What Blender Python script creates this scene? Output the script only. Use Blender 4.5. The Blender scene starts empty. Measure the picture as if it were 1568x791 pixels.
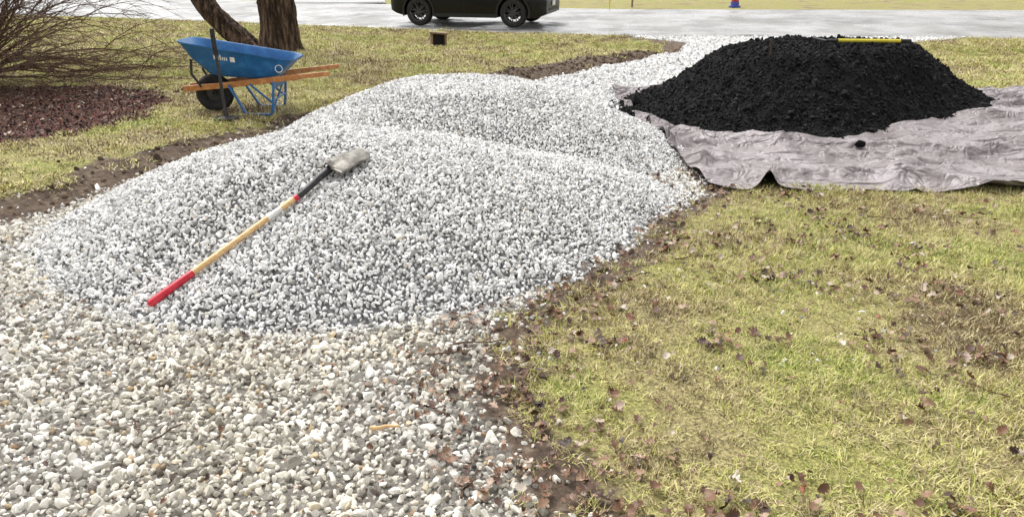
import bpy, bmesh, math, random
import numpy as np
from mathutils import Vector, Matrix
random.seed(7); rng=np.random.default_rng(7)
scene=bpy.context.scene
rad=math.radians

# ------------------------------------------------------------ noise
def _h(ix,iy,seed):
    n=(ix.astype(np.int64)*374761393+iy.astype(np.int64)*668265263+seed*974634777)&0xffffffff
    n=((n^(n>>13))*1274126177)&0xffffffff
    n=((n^(n>>16))*2246822519)&0xffffffff
    return (n^(n>>15))/4294967296.0
def vn(x,y,seed=0):
    x=np.asarray(x,float); y=np.asarray(y,float)
    ix=np.floor(x); iy=np.floor(y); fx=x-ix; fy=y-iy
    fx=fx*fx*(3-2*fx); fy=fy*fy*(3-2*fy)
    a=_h(ix,iy,seed); b=_h(ix+1,iy,seed); c=_h(ix,iy+1,seed); d=_h(ix+1,iy+1,seed)
    return (a+(b-a)*fx)*(1-fy)+(c+(d-c)*fx)*fy
def fbm(x,y,o=4,seed=0):
    s=0;a=.5;t=0
    for i in range(o):
        s=s+a*vn(x*2**i+i*13.7,y*2**i-i*7.3,seed+i); t+=a; a*=.5
    return s/t*2-1
def sst(a,b,x):
    t=np.clip((x-a)/(b-a),0,1); return t*t*(3-2*t)

# ------------------------------------------------------------ terrain description
def XL(y): return np.interp(y,[0,3.5,4.4,5,6.2,8.5,10,11.7,16.2,18.5,20.5],[-7,-5.6,-3.9,-3.25,-2.95,-2.2,-1.1,.3,3.5,4.2,3.0])
def XR(y): return np.interp(y,[0,1.9,2.6,3.1,3.3,4,4.8,5.5,7,8.5,10,12,16,17.5,19,20.3],[.35,.14,-.1,-.05,0,.40,.9,1.5,1.5,1.9,3,4.8,6.8,8.0,10.4,12.5])
def YN(x):
    x=np.asarray(x,float)
    l=20+(4.75-x)*.33; r=20-.05*(x-4.75)
    return np.where(x<4.75, 20+np.maximum(0,l-20-.15), r)-0*x
ROADW=7.0
def gz(x,y):
    x=np.asarray(x,float); y=np.asarray(y,float)
    d=y-YN(x)
    z=.05*np.clip(d,0,ROADW)+.015*np.clip(d-ROADW,0,80)
    dl=XL(np.minimum(y,20))-x
    z=z+.12*sst(0,.55,dl)*sst(3.5,5.5,y)*(1-sst(14,19,y))
    z=z+np.clip(-x,0,30)*.011*sst(12,24,y)
    drive=sst(-.6,.3,x-XL(np.minimum(y,20.5)))*(1-sst(-.3,.6,x-XR(np.minimum(y,20.5))))
    ds=y-(YN(x)-3.1)
    z=z-.42*np.exp(-(ds/1.0)**2)*(1-drive)*sst(-6,-2,x)*(1-.5*sst(5,9,x))
    off=1-sst(-.6,0,d)*(1-sst(ROADW,ROADW+.6,d))
    z=z+off*(.022*fbm(x*.9,y*.9,4,3)+.010*fbm(x*7,y*7,2,5))
    return z
A_=np.array([-1.80,3.33]); T_=np.array([-.94,4.54])
def pile_raw(x,y):
    wob=1+.04*fbm(x*1.1,y*1.1,3,21)+.025*fbm(x*5,y*5,2,22)
    dx=x+1.25; dy=y-4.95+.06*np.clip(x+1.25,0,3)
    rxr=np.interp(y,[4.1,4.9,5.7],[2.0,2.3,2.9])
    r1=np.sqrt((dx/np.where(dx<0,1.85,rxr))**2+(dy/np.where(dy<0,1.80,1.75))**2)/wob
    h1=.59*(1-np.clip(r1,0,1.3)**1.75)
    dx=x+.50; dy=y-7.15
    r2=np.sqrt((dx/np.where(dx<0,2.0,2.2))**2+(dy/np.where(dy<0,1.75,2.1))**2)/wob
    h2=.73*(1-np.clip(r2,0,1.3)**1.55)
    k=.02
    m=np.maximum(h1,h2)+k*np.log1p(np.exp(-np.abs(h1-h2)/k))*.5
    m=np.maximum(m,.20*(1-np.clip(np.sqrt(((x+.6)/1.7)**2+((y-6.1)/1.3)**2),0,2)**2))
    toe=.02
    m=np.where(m>-.25, toe*np.log1p(np.exp(np.clip(m/toe,-30,30))),0)-.006
    m=m+ .015*fbm(x*1.8,y*1.8,3,31)*sst(0,.2,m)
    return m
zA=float(gz(*A_)+pile_raw(*A_))+.028; zT=float(gz(*T_)+pile_raw(*T_))+.03
def pile(x,y):
    m=pile_raw(x,y)
    d=T_-A_; L2=d@d
    t=np.clip(((x-A_[0])*d[0]+(y-A_[1])*d[1])/L2,0,1.05)
    px=x-(A_[0]+t*d[0]); py=y-(A_[1]+t*d[1]); dist=np.sqrt(px*px+py*py)
    lz=zA+(zT-zA)*t-.03-gz(x,y)
    w=1-sst(.04,.55,dist)
    return np.where(m>lz, m*(1-w)+np.minimum(m,lz)*w, m)
def bpile(x,y):
    wob=1+.06*fbm(x*1.2,y*1.2,3,41)+.03*fbm(x*4,y*4,2,42)
    cy=9.45+.2*np.clip(x-3.8,-.5,2); dx=x-3.88; dy=y-cy
    ryf=np.interp(x,[2.5,3.5,4.7,5.5],[2.15,1.95,1.40,1.3])
    r=np.sqrt((dx/np.where(dx<0,2.60,2.50))**2+(dy/np.where(dy<0,ryf,2.0))**2)/wob
    h=.755*np.interp(r,[0,.2,.40,.48,.57,.67,.8,.9,1.0,1.05],[1.0,1.0,.99,.93,.74,.50,.24,.10,.0,-.05])
    h=h+(.035*fbm(x*2.5,y*2.5,3,43)+.035*fbm(x*8,y*8,3,44))*sst(0,.15,h)
    return h
def in_tarp(x,y):
    return (x>1.5)&(x<8.4)&(y>5.68)&(y<10.7)
def drive_mask(x,y):
    yy=np.minimum(y,20.3)
    e=.10*fbm(x*1.7,y*1.7,3,51)+.06*fbm(x*7,y*7,2,52)
    return sst(-.10,.10,x-XL(yy)+e)*(1-sst(-.16,.12,x-XR(yy)+e))
def mud_mask(x,y):
    yy=np.minimum(y,20.3)
    e=.25*fbm(x*1.3,y*1.3,3,61)+.10*fbm(x*6,y*6,3,62)
    dl=XL(yy)-x; dr=x-XR(yy)
    wl=np.interp(y,[0,4,6,9,12,18],[.3,.75,.60,.30,.9,.7])
    wr=np.interp(y,[0,2,3,4.5,5.3,9,12],[.28,.28,.42,.50,.16,.3,.3])
    m=(1-sst(wl*.5,wl*1.2,dl+e))*(dl>-.4)+(1-sst(wr*.2,wr*1.3,dr+e))*(dr>-.4)*.9
    m2=np.clip(sst(.26,.60,fbm(x*.8+3,y*.8,4,63)),0,1)*.35*(1-sst(-.5,0,x)*(1-sst(5.5,7,y)))
    return np.clip(np.maximum(m*(y<20.2),m2),0,1)
def bed_mask(x,y):
    e=.12*fbm(x*1.5,y*1.5,3,71)+.08*fbm(x*6,y*6,2,72)
    r=np.sqrt(((x+6.3)/2.45)**2+((y-8.35)/2.3)**2)+e
    return 1-sst(.86,1.04,r)

# ------------------------------------------------------------ mesh helpers
def link(o,parent=None):
    scene.collection.objects.link(o)
    if parent: o.parent=parent
    return o
def mesh_np(name,V,F,mat=None,smooth=True):
    me=bpy.data.meshes.new(name)
    V=np.asarray(V,np.float32); F=np.asarray(F,np.int32)
    me.vertices.add(len(V)); me.vertices.foreach_set('co',V.ravel())
    if len(F):
        n,k=F.shape
        me.loops.add(n*k); me.polygons.add(n)
        me.loops.foreach_set('vertex_index',F.ravel())
        me.polygons.foreach_set('loop_start',np.arange(0,n*k,k,dtype=np.int32))
        me.polygons.foreach_set('loop_total',np.full(n,k,np.int32))
        if smooth: me.polygons.foreach_set('use_smooth',np.ones(n,bool))
    me.update(); me.validate()
    if mat: me.materials.append(mat)
    return me
def grid_faces(nx,ny):
    i=np.arange(nx-1)[None,:]+np.arange(ny-1)[:,None]*nx
    i=i.ravel()
    return np.stack([i,i+1,i+nx+1,i+nx],1)
def obj(name,me,parent=None): return link(bpy.data.objects.new(name,me),parent)
def empty(name,loc=(0,0,0),rot=(0,0,0)):
    e=bpy.data.objects.new(name,None); e.location=loc; e.rotation_euler=rot; e.empty_display_size=.2
    return link(e)
def pyobj(name,V,F,mat,parent=None,smooth=True,angle=35):
    me=bpy.data.meshes.new(name); me.from_pydata([tuple(v) for v in V],[],F); me.update()
    bm=bmesh.new(); bm.from_mesh(me); bmesh.ops.recalc_face_normals(bm,faces=bm.faces); bm.to_mesh(me); bm.free()
    if mat: me.materials.append(mat)
    if smooth:
        for p in me.polygons: p.use_smooth=True
        me.set_sharp_from_angle(angle=rad(angle))
    return obj(name,me,parent)
def tube(V,F,pts,rads,sides=6,cap=True):
    pts=[Vector(p) for p in pts]; n=len(pts); b=len(V)
    prev=None
    for i,p in enumerate(pts):
        t=(pts[min(i+1,n-1)]-pts[max(i-1,0)]).normalized()
        if prev is None:
            a=Vector((0,0,1)) if abs(t.z)<.9 else Vector((1,0,0))
            u=t.cross(a).normalized()
        else:
            u=(prev-t*prev.dot(t)).normalized()
        prev=u; w=t.cross(u)
        for k in range(sides):
            an=2*math.pi*k/sides
            V.append(p+(u*math.cos(an)+w*math.sin(an))*rads[i])
    for i in range(n-1):
        for k in range(sides):
            k2=(k+1)%sides
            F.append((b+i*sides+k,b+i*sides+k2,b+(i+1)*sides+k2,b+(i+1)*sides+k))
    if cap:
        F.append(tuple(b+k for k in range(sides))[::-1]); F.append(tuple(b+(n-1)*sides+k for k in range(sides)))
def tube_obj(name,pts,rads,mat,parent=None,sides=12):
    if not isinstance(rads,(list,tuple)): rads=[rads]*len(pts)
    V=[];F=[]; tube(V,F,pts,rads,sides); return pyobj(name,V,F,mat,parent)
def box(name,c,s,mat,parent=None,bev=.01,rot=None):
    bm=bmesh.new(); bmesh.ops.create_cube(bm,size=1)
    bmesh.ops.scale(bm,vec=s,verts=bm.verts)
    if bev: bmesh.ops.bevel(bm,geom=bm.edges[:],offset=bev,segments=2,affect='EDGES')
    if rot: bmesh.ops.rotate(bm,cent=(0,0,0),matrix=rot,verts=bm.verts)
    bmesh.ops.translate(bm,vec=c,verts=bm.verts)
    me=bpy.data.meshes.new(name); bm.to_mesh(me); bm.free(); me.materials.append(mat)
    for p in me.polygons: p.use_smooth=True
    me.set_sharp_from_angle(angle=rad(35))
    return obj(name,me,parent)
def revolve(name,prof,mat,parent,loc,segs=40,axis='Y'):
    V=[];F=[];n=len(prof)
    for s in range(segs):
        a=2*math.pi*s/segs
        for r,h in prof:
            if axis=='Y': V.append((loc[0]+r*math.cos(a),loc[1]+h,loc[2]+r*math.sin(a)))
            else: V.append((loc[0]+r*math.cos(a),loc[1]+r*math.sin(a),loc[2]+h))
    for s in range(segs):
        s2=(s+1)%segs
        for i in range(n-1): F.append((s*n+i,s*n+i+1,s2*n+i+1,s2*n+i))
    return pyobj(name,V,F,mat,parent)

# ------------------------------------------------------------ materials
class M:
    def __init__(s,name,rough=.8,col=(.5,.5,.5),spec=.5,metal=0,coat=0):
        s.m=bpy.data.materials.new(name); s.m.use_nodes=True; s.nt=s.m.node_tree; s.n=s.nt.nodes; s.l=s.nt.links
        s.b=s.n['Principled BSDF']
        s.b.inputs['Base Color'].default_value=(*col,1); s.b.inputs['Roughness'].default_value=rough
        s.b.inputs['Specular IOR Level'].default_value=spec; s.b.inputs['Metallic'].default_value=metal
        s.b.inputs['Coat Weight'].default_value=coat
        s._p=None
    def node(s,t,**k):
        n=s.n.new(t)
        for a,v in k.items(): setattr(n,a,v)
        return n
    def pos(s):
        if not s._p: s._p=s.node('ShaderNodeNewGeometry').outputs['Position']
        return s._p
    def noise(s,scale,detail=4,vec=None,rough=.55,dist=0):
        n=s.node('ShaderNodeTexNoise'); n.inputs['Scale'].default_value=scale; n.inputs['Detail'].default_value=detail
        n.inputs['Roughness'].default_value=rough; n.inputs['Distortion'].default_value=dist
        s.l.new(vec or s.pos(),n.inputs['Vector']); return n.outputs['Fac']
    def vor(s,scale,vec=None,feature='F1',out='Color'):
        n=s.node('ShaderNodeTexVoronoi',feature=feature); n.inputs['Scale'].default_value=scale
        s.l.new(vec or s.pos(),n.inputs['Vector']); return n.outputs[out]
    def ramp(s,fac,stops,interp='LINEAR'):
        n=s.node('ShaderNodeValToRGB'); cr=n.color_ramp; cr.interpolation=interp
        while len(cr.elements)<len(stops): cr.elements.new(.5)
        for e,(p,c) in zip(cr.elements,stops):
            e.position=p; e.color=(*c,1) if len(c)==3 else c
        s.l.new(fac,n.inputs['Fac']); return n.outputs['Color']
    def mix(s,fac,a,b,mode='MIX'):
        n=s.node('ShaderNodeMix',data_type='RGBA',blend_type=mode)
        for i,v in ((0,fac),(6,a),(7,b)):
            if isinstance(v,(int,float)): n.inputs[i].default_value=v
            elif isinstance(v,tuple): n.inputs[i].default_value=(*v,1)
            else: s.l.new(v,n.inputs[i])
        return n.outputs[2]
    def math(s,op,a,b=0):
        n=s.node('ShaderNodeMath',operation=op)
        for i,v in ((0,a),(1,b)):
            if isinstance(v,(int,float)): n.inputs[i].default_value=v
            else: s.l.new(v,n.inputs[i])
        return n.outputs[0]
    def attr(s,name,typ='GEOMETRY'):
        n=s.node('ShaderNodeAttribute',attribute_name=name,attribute_type=typ); return n
    def rnd(s): return s.node('ShaderNodeObjectInfo').outputs['Random']
    def col(s,c): s.l.new(c,s.b.inputs['Base Color'])
    def rough(s,c): s.l.new(c,s.b.inputs['Roughness'])
    def bump(s,h,strength=.5,dist=.02):
        n=s.node('ShaderNodeBump'); n.inputs['Strength'].default_value=strength; n.inputs['Distance'].default_value=dist
        s.l.new(h,n.inputs['Height']); s.l.new(n.outputs['Normal'],s.b.inputs['Normal'])
def g(v): return (v,v,v)

# ground
mg=M('ground_soil_grass',.9,spec=.25)
grass=mg.ramp(mg.noise(1.1,5),[(.30,(.20,.155,.08)),(.45,(.34,.29,.13)),(.58,(.32,.30,.10)),(.72,(.26,.28,.075))])
fine=mg.ramp(mg.noise(70,4,rough=.75),[(.34,g(.25)),(.5,g(.85)),(.66,g(1.6))])
grass=mg.mix(.95,grass,fine,'MULTIPLY')
mud=mg.ramp(mg.noise(14,6,rough=.65),[(.3,(.055,.038,.028)),(.55,(.14,.10,.07)),(.75,(.32,.255,.19))])
grav=mg.ramp(mg.noise(20,5,rough=.7),[(.3,(.09,.08,.07)),(.6,(.26,.24,.21)),(.75,(.44,.41,.37))])
fargrav=mg.ramp(mg.vor(28,out='Distance'),[(.0,g(.70)),(.5,g(.52)),(.9,g(.25))])
bed=mg.mix(.6,mg.ramp(mg.noise(9,6,rough=.7),[(.3,(.03,.014,.010)),(.5,(.09,.035,.024)),(.68,(.17,.075,.05))]),mg.vor(40),'OVERLAY')
at=mg.attr('masks'); sep=mg.node('ShaderNodeSeparateColor'); mg.l.new(at.outputs['Color'],sep.inputs[0])
def edge(ch,sc=9):
    a=mg.math('ADD',sep.outputs[ch],mg.math('MULTIPLY',mg.math('SUBTRACT',mg.noise(sc,4),.5),.7))
    return mg.ramp(a,[(.38,g(0)),(.62,g(1))])
c=mg.mix(edge(1),grass,mud)
c=mg.mix(edge(2),c,bed)
c=mg.mix(edge(0,14),c,mg.mix(at.outputs['Alpha'],grav,fargrav))
mg.col(c)
mg.bump(mg.math('ADD',mg.noise(60,4,rough=.7),mg.noise(18,3)),.8,.02)

def stone_mat(name,dirty):
    m=M(name,.6,spec=.3); r=m.rnd()
    if not dirty:
        c=m.ramp(r,[(0,(.28,.278,.27)),(.10,(.48,.475,.46)),(.3,(.69,.68,.66)),(.7,(.82,.81,.79)),(.95,(.92,.91,.89)),(1,(.68,.61,.51))])
    else:
        c=m.ramp(r,[(0,(.10,.075,.06)),(.06,(.25,.235,.21)),(.17,(.46,.44,.40)),(.42,(.65,.625,.57)),(.7,(.79,.765,.71)),(.92,(.89,.87,.83)),(.975,(.58,.47,.31)),(1,(.34,.22,.14))])
        w=m.ramp(m.noise(1.3,4),[(.35,(1,1,1)),(.55,(.97,.94,.85)),(.72,(.83,.77,.65))])
        c=m.mix(.75,c,w,'MULTIPLY')
    v=m.ramp(m.noise(90,3),[(.3,g(.78)),(.6,g(1.05))])
    c=m.mix(.8,c,v,'MULTIPLY'); m.col(c)
    return m.m
m_stone=stone_mat('crushed_limestone',False); m_stone2=stone_mat('old_driveway_gravel',True)
mpb=M('pile_base_gap_shade',.9); mpb.col(mpb.ramp(mpb.noise(50,3),[(.3,g(.09)),(.7,g(.26))]))  # shade in the gaps between stones, painted as a dark grey base
m_pbase=mpb.m
mb=M('black_mulch',.8,spec=.22)
mb.col(mb.ramp(mb.rnd(),[(0,g(.002)),(.6,(.005,.005,.006)),(.93,(.013,.013,.014)),(1,(.038,.036,.037))])); m_black=mb.m
mbb=M('black_mulch_base',.9,spec=.2); mbb.col(mbb.ramp(mbb.noise(40,4),[(.3,g(.002)),(.7,g(.008))])); mbb.bump(mbb.noise(60,4),1,.03); m_bbase=mbb.m
# grass blades
mgr=M('grass_blades',.6,spec=.2)
tint=mgr.attr('tint').outputs['Fac']
patch=mgr.noise(1.1,5); r=mgr.rnd()
k=mgr.math('ADD',mgr.math('MULTIPLY',tint,.80),mgr.math('ADD',mgr.math('MULTIPLY',mgr.math('SUBTRACT',patch,.55),2.0),mgr.math('MULTIPLY',r,.20)))
gc=mgr.ramp(k,[(0,(.18,.12,.065)),(.12,(.40,.31,.18)),(.28,(.62,.53,.31)),(.48,(.68,.61,.28)),(.66,(.55,.54,.16)),(.84,(.34,.40,.085)),(1,(.16,.23,.045))])
gc=mgr.mix(.85,gc,mgr.ramp(mgr.noise(9,5,rough=.7),[(.34,g(.45)),(.5,g(.98)),(.66,g(1.12))]),'MULTIPLY')
mgr.col(gc)
m_grass=mgr.m
ml=M('dead_leaf',.5,spec=.4)
ml.col(ml.mix(.5,ml.ramp(ml.rnd(),[(0,(.04,.022,.015)),(.3,(.10,.048,.027)),(.6,(.20,.10,.052)),(.8,(.32,.20,.125)),(.95,(.55,.48,.40)),(1,(.28,.07,.03))]),ml.ramp(ml.noise(70,3),[(.3,g(.55)),(.7,g(1.2))]),'MULTIPLY'))
m_leaf=ml.m
mbk=M('red_brown_bark_mulch',.6,spec=.35)
mbk.col(mbk.ramp(mbk.rnd(),[(0,(.022,.012,.009)),(.4,(.06,.027,.019)),(.75,(.12,.053,.036)),(1,(.24,.14,.10))])); m_bk=mbk.m
# road
mr=M('wet_asphalt',.45,spec=.5)
c=mr.ramp(mr.noise(.5,6,rough=.65),[(.35,(.18,.175,.165)),(.65,(.37,.36,.345))])
c=mr.mix(.7,c,mr.ramp(mr.noise(60,3),[(.3,g(.55)),(.7,g(1.35))]),'MULTIPLY'); mr.col(c)
mr.rough(mr.ramp(mr.noise(.8,6,rough=.65),[(.42,g(.20)),(.55,g(.65))])); mr.bump(mr.noise(90,3),.4,.012); m_road=mr.m
# tarp
mt=M('tarp_plastic',.40,spec=.45)
c=mt.ramp(mt.noise(2.2,6,rough=.6),[(.3,(.18,.15,.148)),(.5,(.27,.232,.232)),(.7,(.37,.325,.33))])
c=mt.mix(.35,c,mt.ramp(mt.noise(30,4),[(.35,g(.5)),(.6,g(1.1))]),'MULTIPLY'); mt.col(c)
def crease(scale,dist,vec=None):
    n=mt.math('ABSOLUTE',mt.math('SUBTRACT',mt.noise(scale,2,vec,dist=dist),.5))
    return mt.math('MINIMUM',mt.math('MULTIPLY',n,7.0),1.0)
mpp=mt.node('ShaderNodeMapping'); mpp.inputs['Scale'].default_value=(.45,1.2,1); mpp.inputs['Rotation'].default_value=(0,0,.35); mt.l.new(mt.pos(),mpp.inputs['Vector'])
mt.bump(mt.math('ADD',mt.math('ADD',crease(2.3,.5,mpp.outputs[0]),mt.math('MULTIPLY',crease(5,.8),.45)),mt.math('MULTIPLY',mt.noise(14,4,dist=.5),.45)),.95,.042); m_tarp=mt.m
# bark
mk=M('bark',.9,spec=.2)
mp=mk.node('ShaderNodeMapping'); mp.inputs['Scale'].default_value=(1,1,.16); mk.l.new(mk.pos(),mp.inputs['Vector'])
mk.col(mk.ramp(mk.noise(13,6,vec=mp.outputs[0],rough=.7),[(.38,(.014,.010,.008)),(.5,(.085,.054,.036)),(.62,(.25,.17,.12))]))
mk.bump(mk.noise(13,6,vec=mp.outputs[0],rough=.7),1,.14); m_bark=mk.m
mtw=M('twig_bark',.8,spec=.2); mtw.col(mtw.ramp(mtw.noise(8,3),[(.3,(.05,.03,.02)),(.7,(.16,.095,.06))])); m_twig=mtw.m
def wornmat(name,a,b,rough=.5,scale=25,metal=0,thr=(.45,.62),spec=.5):
    m=M(name,rough,spec=spec,metal=metal); m.col(m.ramp(m.noise(scale,5,rough=.65),[(thr[0],a),(thr[1],b)])); return m.m
m_blue=wornmat('blue_steel_paint',(.009,.10,.28),(.020,.15,.37),.38,9)
m_handle=wornmat('varnished_orange_wood',(.38,.145,.04),(.53,.24,.08),.4,18)
m_rubber=wornmat('black_rubber',(.008,.008,.008),(.03,.028,.026),.75,20)
m_darkmetal=wornmat('dark_steel',(.015,.015,.017),(.04,.035,.03),.5,30)
m_steel=wornmat('worn_shovel_steel',(.10,.09,.075),(.28,.26,.225),.5,14,metal=.4,thr=(.38,.62))
mw=M('ash_wood_handle',.45,spec=.5); mp=mw.node('ShaderNodeMapping'); mp.inputs['Rotation'].default_value=(0,0,-.93); mp.inputs['Scale'].default_value=(.1,1,1); mw.l.new(mw.pos(),mp.inputs['Vector'])
mw.col(mw.ramp(mw.noise(60,4,vec=mp.outputs[0]),[(.3,(.56,.33,.13)),(.7,(.76,.53,.26))])); m_wood=mw.m
m_red=wornmat('red_grip_paint',(.50,.011,.03),(.62,.028,.05),.4,20)
m_white=wornmat('white_label',(.7,.68,.62),(.8,.8,.78),.5,30)
m_carpaint=M('black_car_paint',.30,(.003,.003,.004),spec=.25,coat=.12).m
m_glass=M('tinted_glass',.04,(.008,.010,.011),spec=.8).m
m_trim=M('black_plastic_trim',.6,(.012,.012,.013)).m
m_rim=M('gloss_black_alloy',.28,(.06,.06,.063),spec=.8,metal=.5).m
m_lamp=M('headlamp_lens',.08,(.30,.32,.35),spec=.9,coat=1).m
m_redl=M('tail_lamp',.12,(.25,.006,.006),coat=1).m
m_yellow=wornmat('yellow_fibreglass',(.66,.55,.03),(.74,.64,.06),.5,15)

# ------------------------------------------------------------ ground sheet
def axis(d0,d1,st,lo,hi,gl,gh):
    a=list(np.arange(d0,d1+1e-6,st)); s=st;v=d1
    while v<hi: s*=gh; v+=s; a.append(v)
    s=st; v=d0; pre=[]
    while v>lo: s*=gl; v-=s; pre.append(v)
    return np.array(pre[::-1]+a)
xs=axis(-5.5,5.5,.05,-400,400,1.045,1.045); ys=axis(.8,9.5,.05,-60,600,1.12,1.022)
X,Y=np.meshgrid(xs,ys); Z=gz(X,Y)
me=mesh_np('ground',np.stack([X.ravel(),Y.ravel(),Z.ravel()],1),grid_faces(len(xs),len(ys)),mg.m)
ca=me.color_attributes.new('masks','FLOAT_COLOR','POINT')
far=sst(7,10,Y)
cols=np.stack([drive_mask(X,Y)*(Y<21),mud_mask(X,Y),bed_mask(X,Y),far],-1).astype(np.float32)
ca.data.foreach_set('color',cols.ravel())
obj('ground',me)

# road sheet
xr=axis(-12,16,.2,-300,300,1.05,1.05); tt=np.concatenate([[0],np.linspace(.01,1,15)])
XX,TT=np.meshgrid(xr,tt)
ed=(.16*fbm(XX*1.3,XX*0,4,81))*(TT<.005)
YY=YN(XX)+TT*ROADW+ed; ZZ=.05*np.maximum(YY-YN(XX),0)+np.clip(-XX,0,30)*.011*sst(12,24,YY)+.02+.03*np.sin(TT*np.pi)-.03*(TT<.005)
obj('road',mesh_np('road',np.stack([XX.ravel(),YY.ravel(),ZZ.ravel()],1),grid_faces(len(xr),16),m_road))
tt=np.linspace(0,1,30); V=[];F=[]
for i,t in enumerate(tt):
    y=30.5+t*45; x=-7.5-t*9
    for w in (-2.6,2.6):
        xx=x+w; V.append((xx,y,float(gz(xx,y))+.05))
for i in range(29): F.append((2*i,2*i+1,2*i+3,2*i+2))
pyobj('neighbour_driveway',V,F,m_road)

# ------------------------------------------------------------ scatter via geometry nodes
def make_tree(coll):
    nt=bpy.data.node_groups.new('scatter_'+coll.name,'GeometryNodeTree')
    nt.interface.new_socket('Geometry',in_out='INPUT',socket_type='NodeSocketGeometry')
    nt.interface.new_socket('Geometry',in_out='OUTPUT',socket_type='NodeSocketGeometry')
    N=nt.nodes; L=nt.links
    gi=N.new('NodeGroupInput'); go=N.new('NodeGroupOutput')
    ci=N.new('GeometryNodeCollectionInfo'); ci.inputs['Collection'].default_value=coll
    ci.inputs['Separate Children'].default_value=True; ci.inputs['Reset Children'].default_value=True
    ip=N.new('GeometryNodeInstanceOnPoints'); ip.inputs['Pick Instance'].default_value=True
    def na(n,t):
        a=N.new('GeometryNodeInputNamedAttribute'); a.data_type=t; a.inputs['Name'].default_value=n; return a.outputs[0]
    er=N.new('FunctionNodeEulerToRotation')
    L.new(na('rot','FLOAT_VECTOR'),er.inputs[0]); L.new(er.outputs[0],ip.inputs['Rotation'])
    L.new(na('scl','FLOAT_VECTOR'),ip.inputs['Scale']); L.new(na('idx','INT'),ip.inputs['Instance Index'])
    L.new(gi.outputs[0],ip.inputs['Points']); L.new(ci.outputs[0],ip.inputs['Instance']); L.new(ip.outputs[0],go.inputs[0])
    return nt
trees={}
def scatter(name,P,R,S,coll,parent=None):
    n=len(P); me=mesh_np(name,P,np.zeros((0,4)))
    a=me.attributes.new('rot','FLOAT_VECTOR','POINT'); a.data.foreach_set('vector',np.asarray(R,np.float32).ravel())
    S=np.asarray(S,np.float32); 
    if S.ndim==1: S=np.repeat(S[:,None],3,1)
    a=me.attributes.new('scl','FLOAT_VECTOR','POINT'); a.data.foreach_set('vector',S.ravel())
    a=me.attributes.new('idx','INT','POINT'); a.data.foreach_set('value',rng.integers(0,len(coll.objects),n).astype(np.int32))
    o=obj(name,me,parent); md=o.modifiers.new('scatter','NODES')
    if coll.name not in trees: trees[coll.name]=make_tree(coll)
    md.node_group=trees[coll.name]; print('SCATTER',name,n)
    return o
def coll_of(name,meshes):
    c=bpy.data.collections.new(name)
    for i,m in enumerate(meshes):
        o=bpy.data.objects.new(f'{name}_{i:02d}',m); c.objects.link(o)
    return c
def stone_mesh(name,mat,sub=2,aniso=None,cuts=11,dlo=.45,dhi=.8,jit=.03):
    bm=bmesh.new(); bmesh.ops.create_icosphere(bm,subdivisions=sub,radius=1)
    V=np.array([v.co[:] for v in bm.verts])
    for _ in range(cuts):
        n=rng.normal(size=3); n/=np.linalg.norm(n); d=rng.uniform(dlo,dhi)
        k=V@n; over=np.maximum(0,k-d); V-=over[:,None]*n
    a=aniso if aniso is not None else np.array([rng.uniform(1.1,1.6),rng.uniform(.8,1.05),rng.uniform(.6,.9)])
    V=V*a*(1+jit*rng.normal(size=(len(V),1)))
    for v,c in zip(bm.verts,V): v.co=c
    me=bpy.data.meshes.new(name); bm.to_mesh(me); bm.free(); me.materials.append(mat); return me
C_st=coll_of('limestone',[stone_mesh('ls',m_stone) for _ in range(12)])
C_st2=coll_of('oldstone',[stone_mesh('os',m_stone2) for _ in range(12)])
C_blk=coll_of('mulch_chunk_source',[stone_mesh('mc',m_black,1,np.array([rng.uniform(1.,1.9),rng.uniform(.6,1.),rng.uniform(.45,.9)]),5,.5,.85,.12) for _ in range(8)])
def jgrid(x0,x1,y0,y1,sp,jit=.45):
    nx=int((x1-x0)/sp); ny=int((y1-y0)/(sp*.87))
    i,j=np.meshgrid(np.arange(nx),np.arange(ny)); 
    x=x0+(i+.5*(j%2))*sp+rng.uniform(-jit,jit,i.shape)*sp; y=y0+j*sp*.87+rng.uniform(-jit,jit,i.shape)*sp
    return x.ravel(),y.ravel()
def rr3(n): return rng.uniform(0,2*np.pi,(n,3))

# pile base surface + stones
gp_x=np.arange(-3.8,2.4,.04); gp_y=np.arange(2.7,9.6,.04)
X,Y=np.meshgrid(gp_x,gp_y); H=pile(X,Y)
Vp=np.stack([X.ravel(),Y.ravel(),(gz(X,Y)+H-.011).ravel()],1)
Fq=grid_faces(len(gp_x),len(gp_y)); keep=(H.ravel()[Fq].max(1)>.012)
pile_o=obj('gravel_pile',mesh_np('gravel_pile',Vp,Fq[keep],m_pbase))
x,y=jgrid(-3.6,2.2,2.8,9.5,.0205)
h=pile(x,y); e=h+.012*rng.normal(size=len(h)); k=(e>.018)|((h>.002)&(rng.random(len(h))<.30))
x,y,h=x[k],y[k],h[k]
sz=.0114*np.exp(rng.normal(0,.28,len(x))); 
P=np.stack([x,y,gz(x,y)+h+rng.uniform(-.004,.006,len(x))],1)
scatter('stones',P,rr3(len(x)),sz,C_st,pile_o)
x2,y2=jgrid(-3.3,1.7,3.0,9.2,.075,.5); h=pile(x2,y2); k=h>.03; x2,y2,h=x2[k],y2[k],h[k]
scatter('top_stones',np.stack([x2,y2,gz(x2,y2)+h+.008],1),rr3(len(x2)),.0135*np.exp(rng.normal(0,.2,len(x2))),C_st,pile_o)

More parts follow.
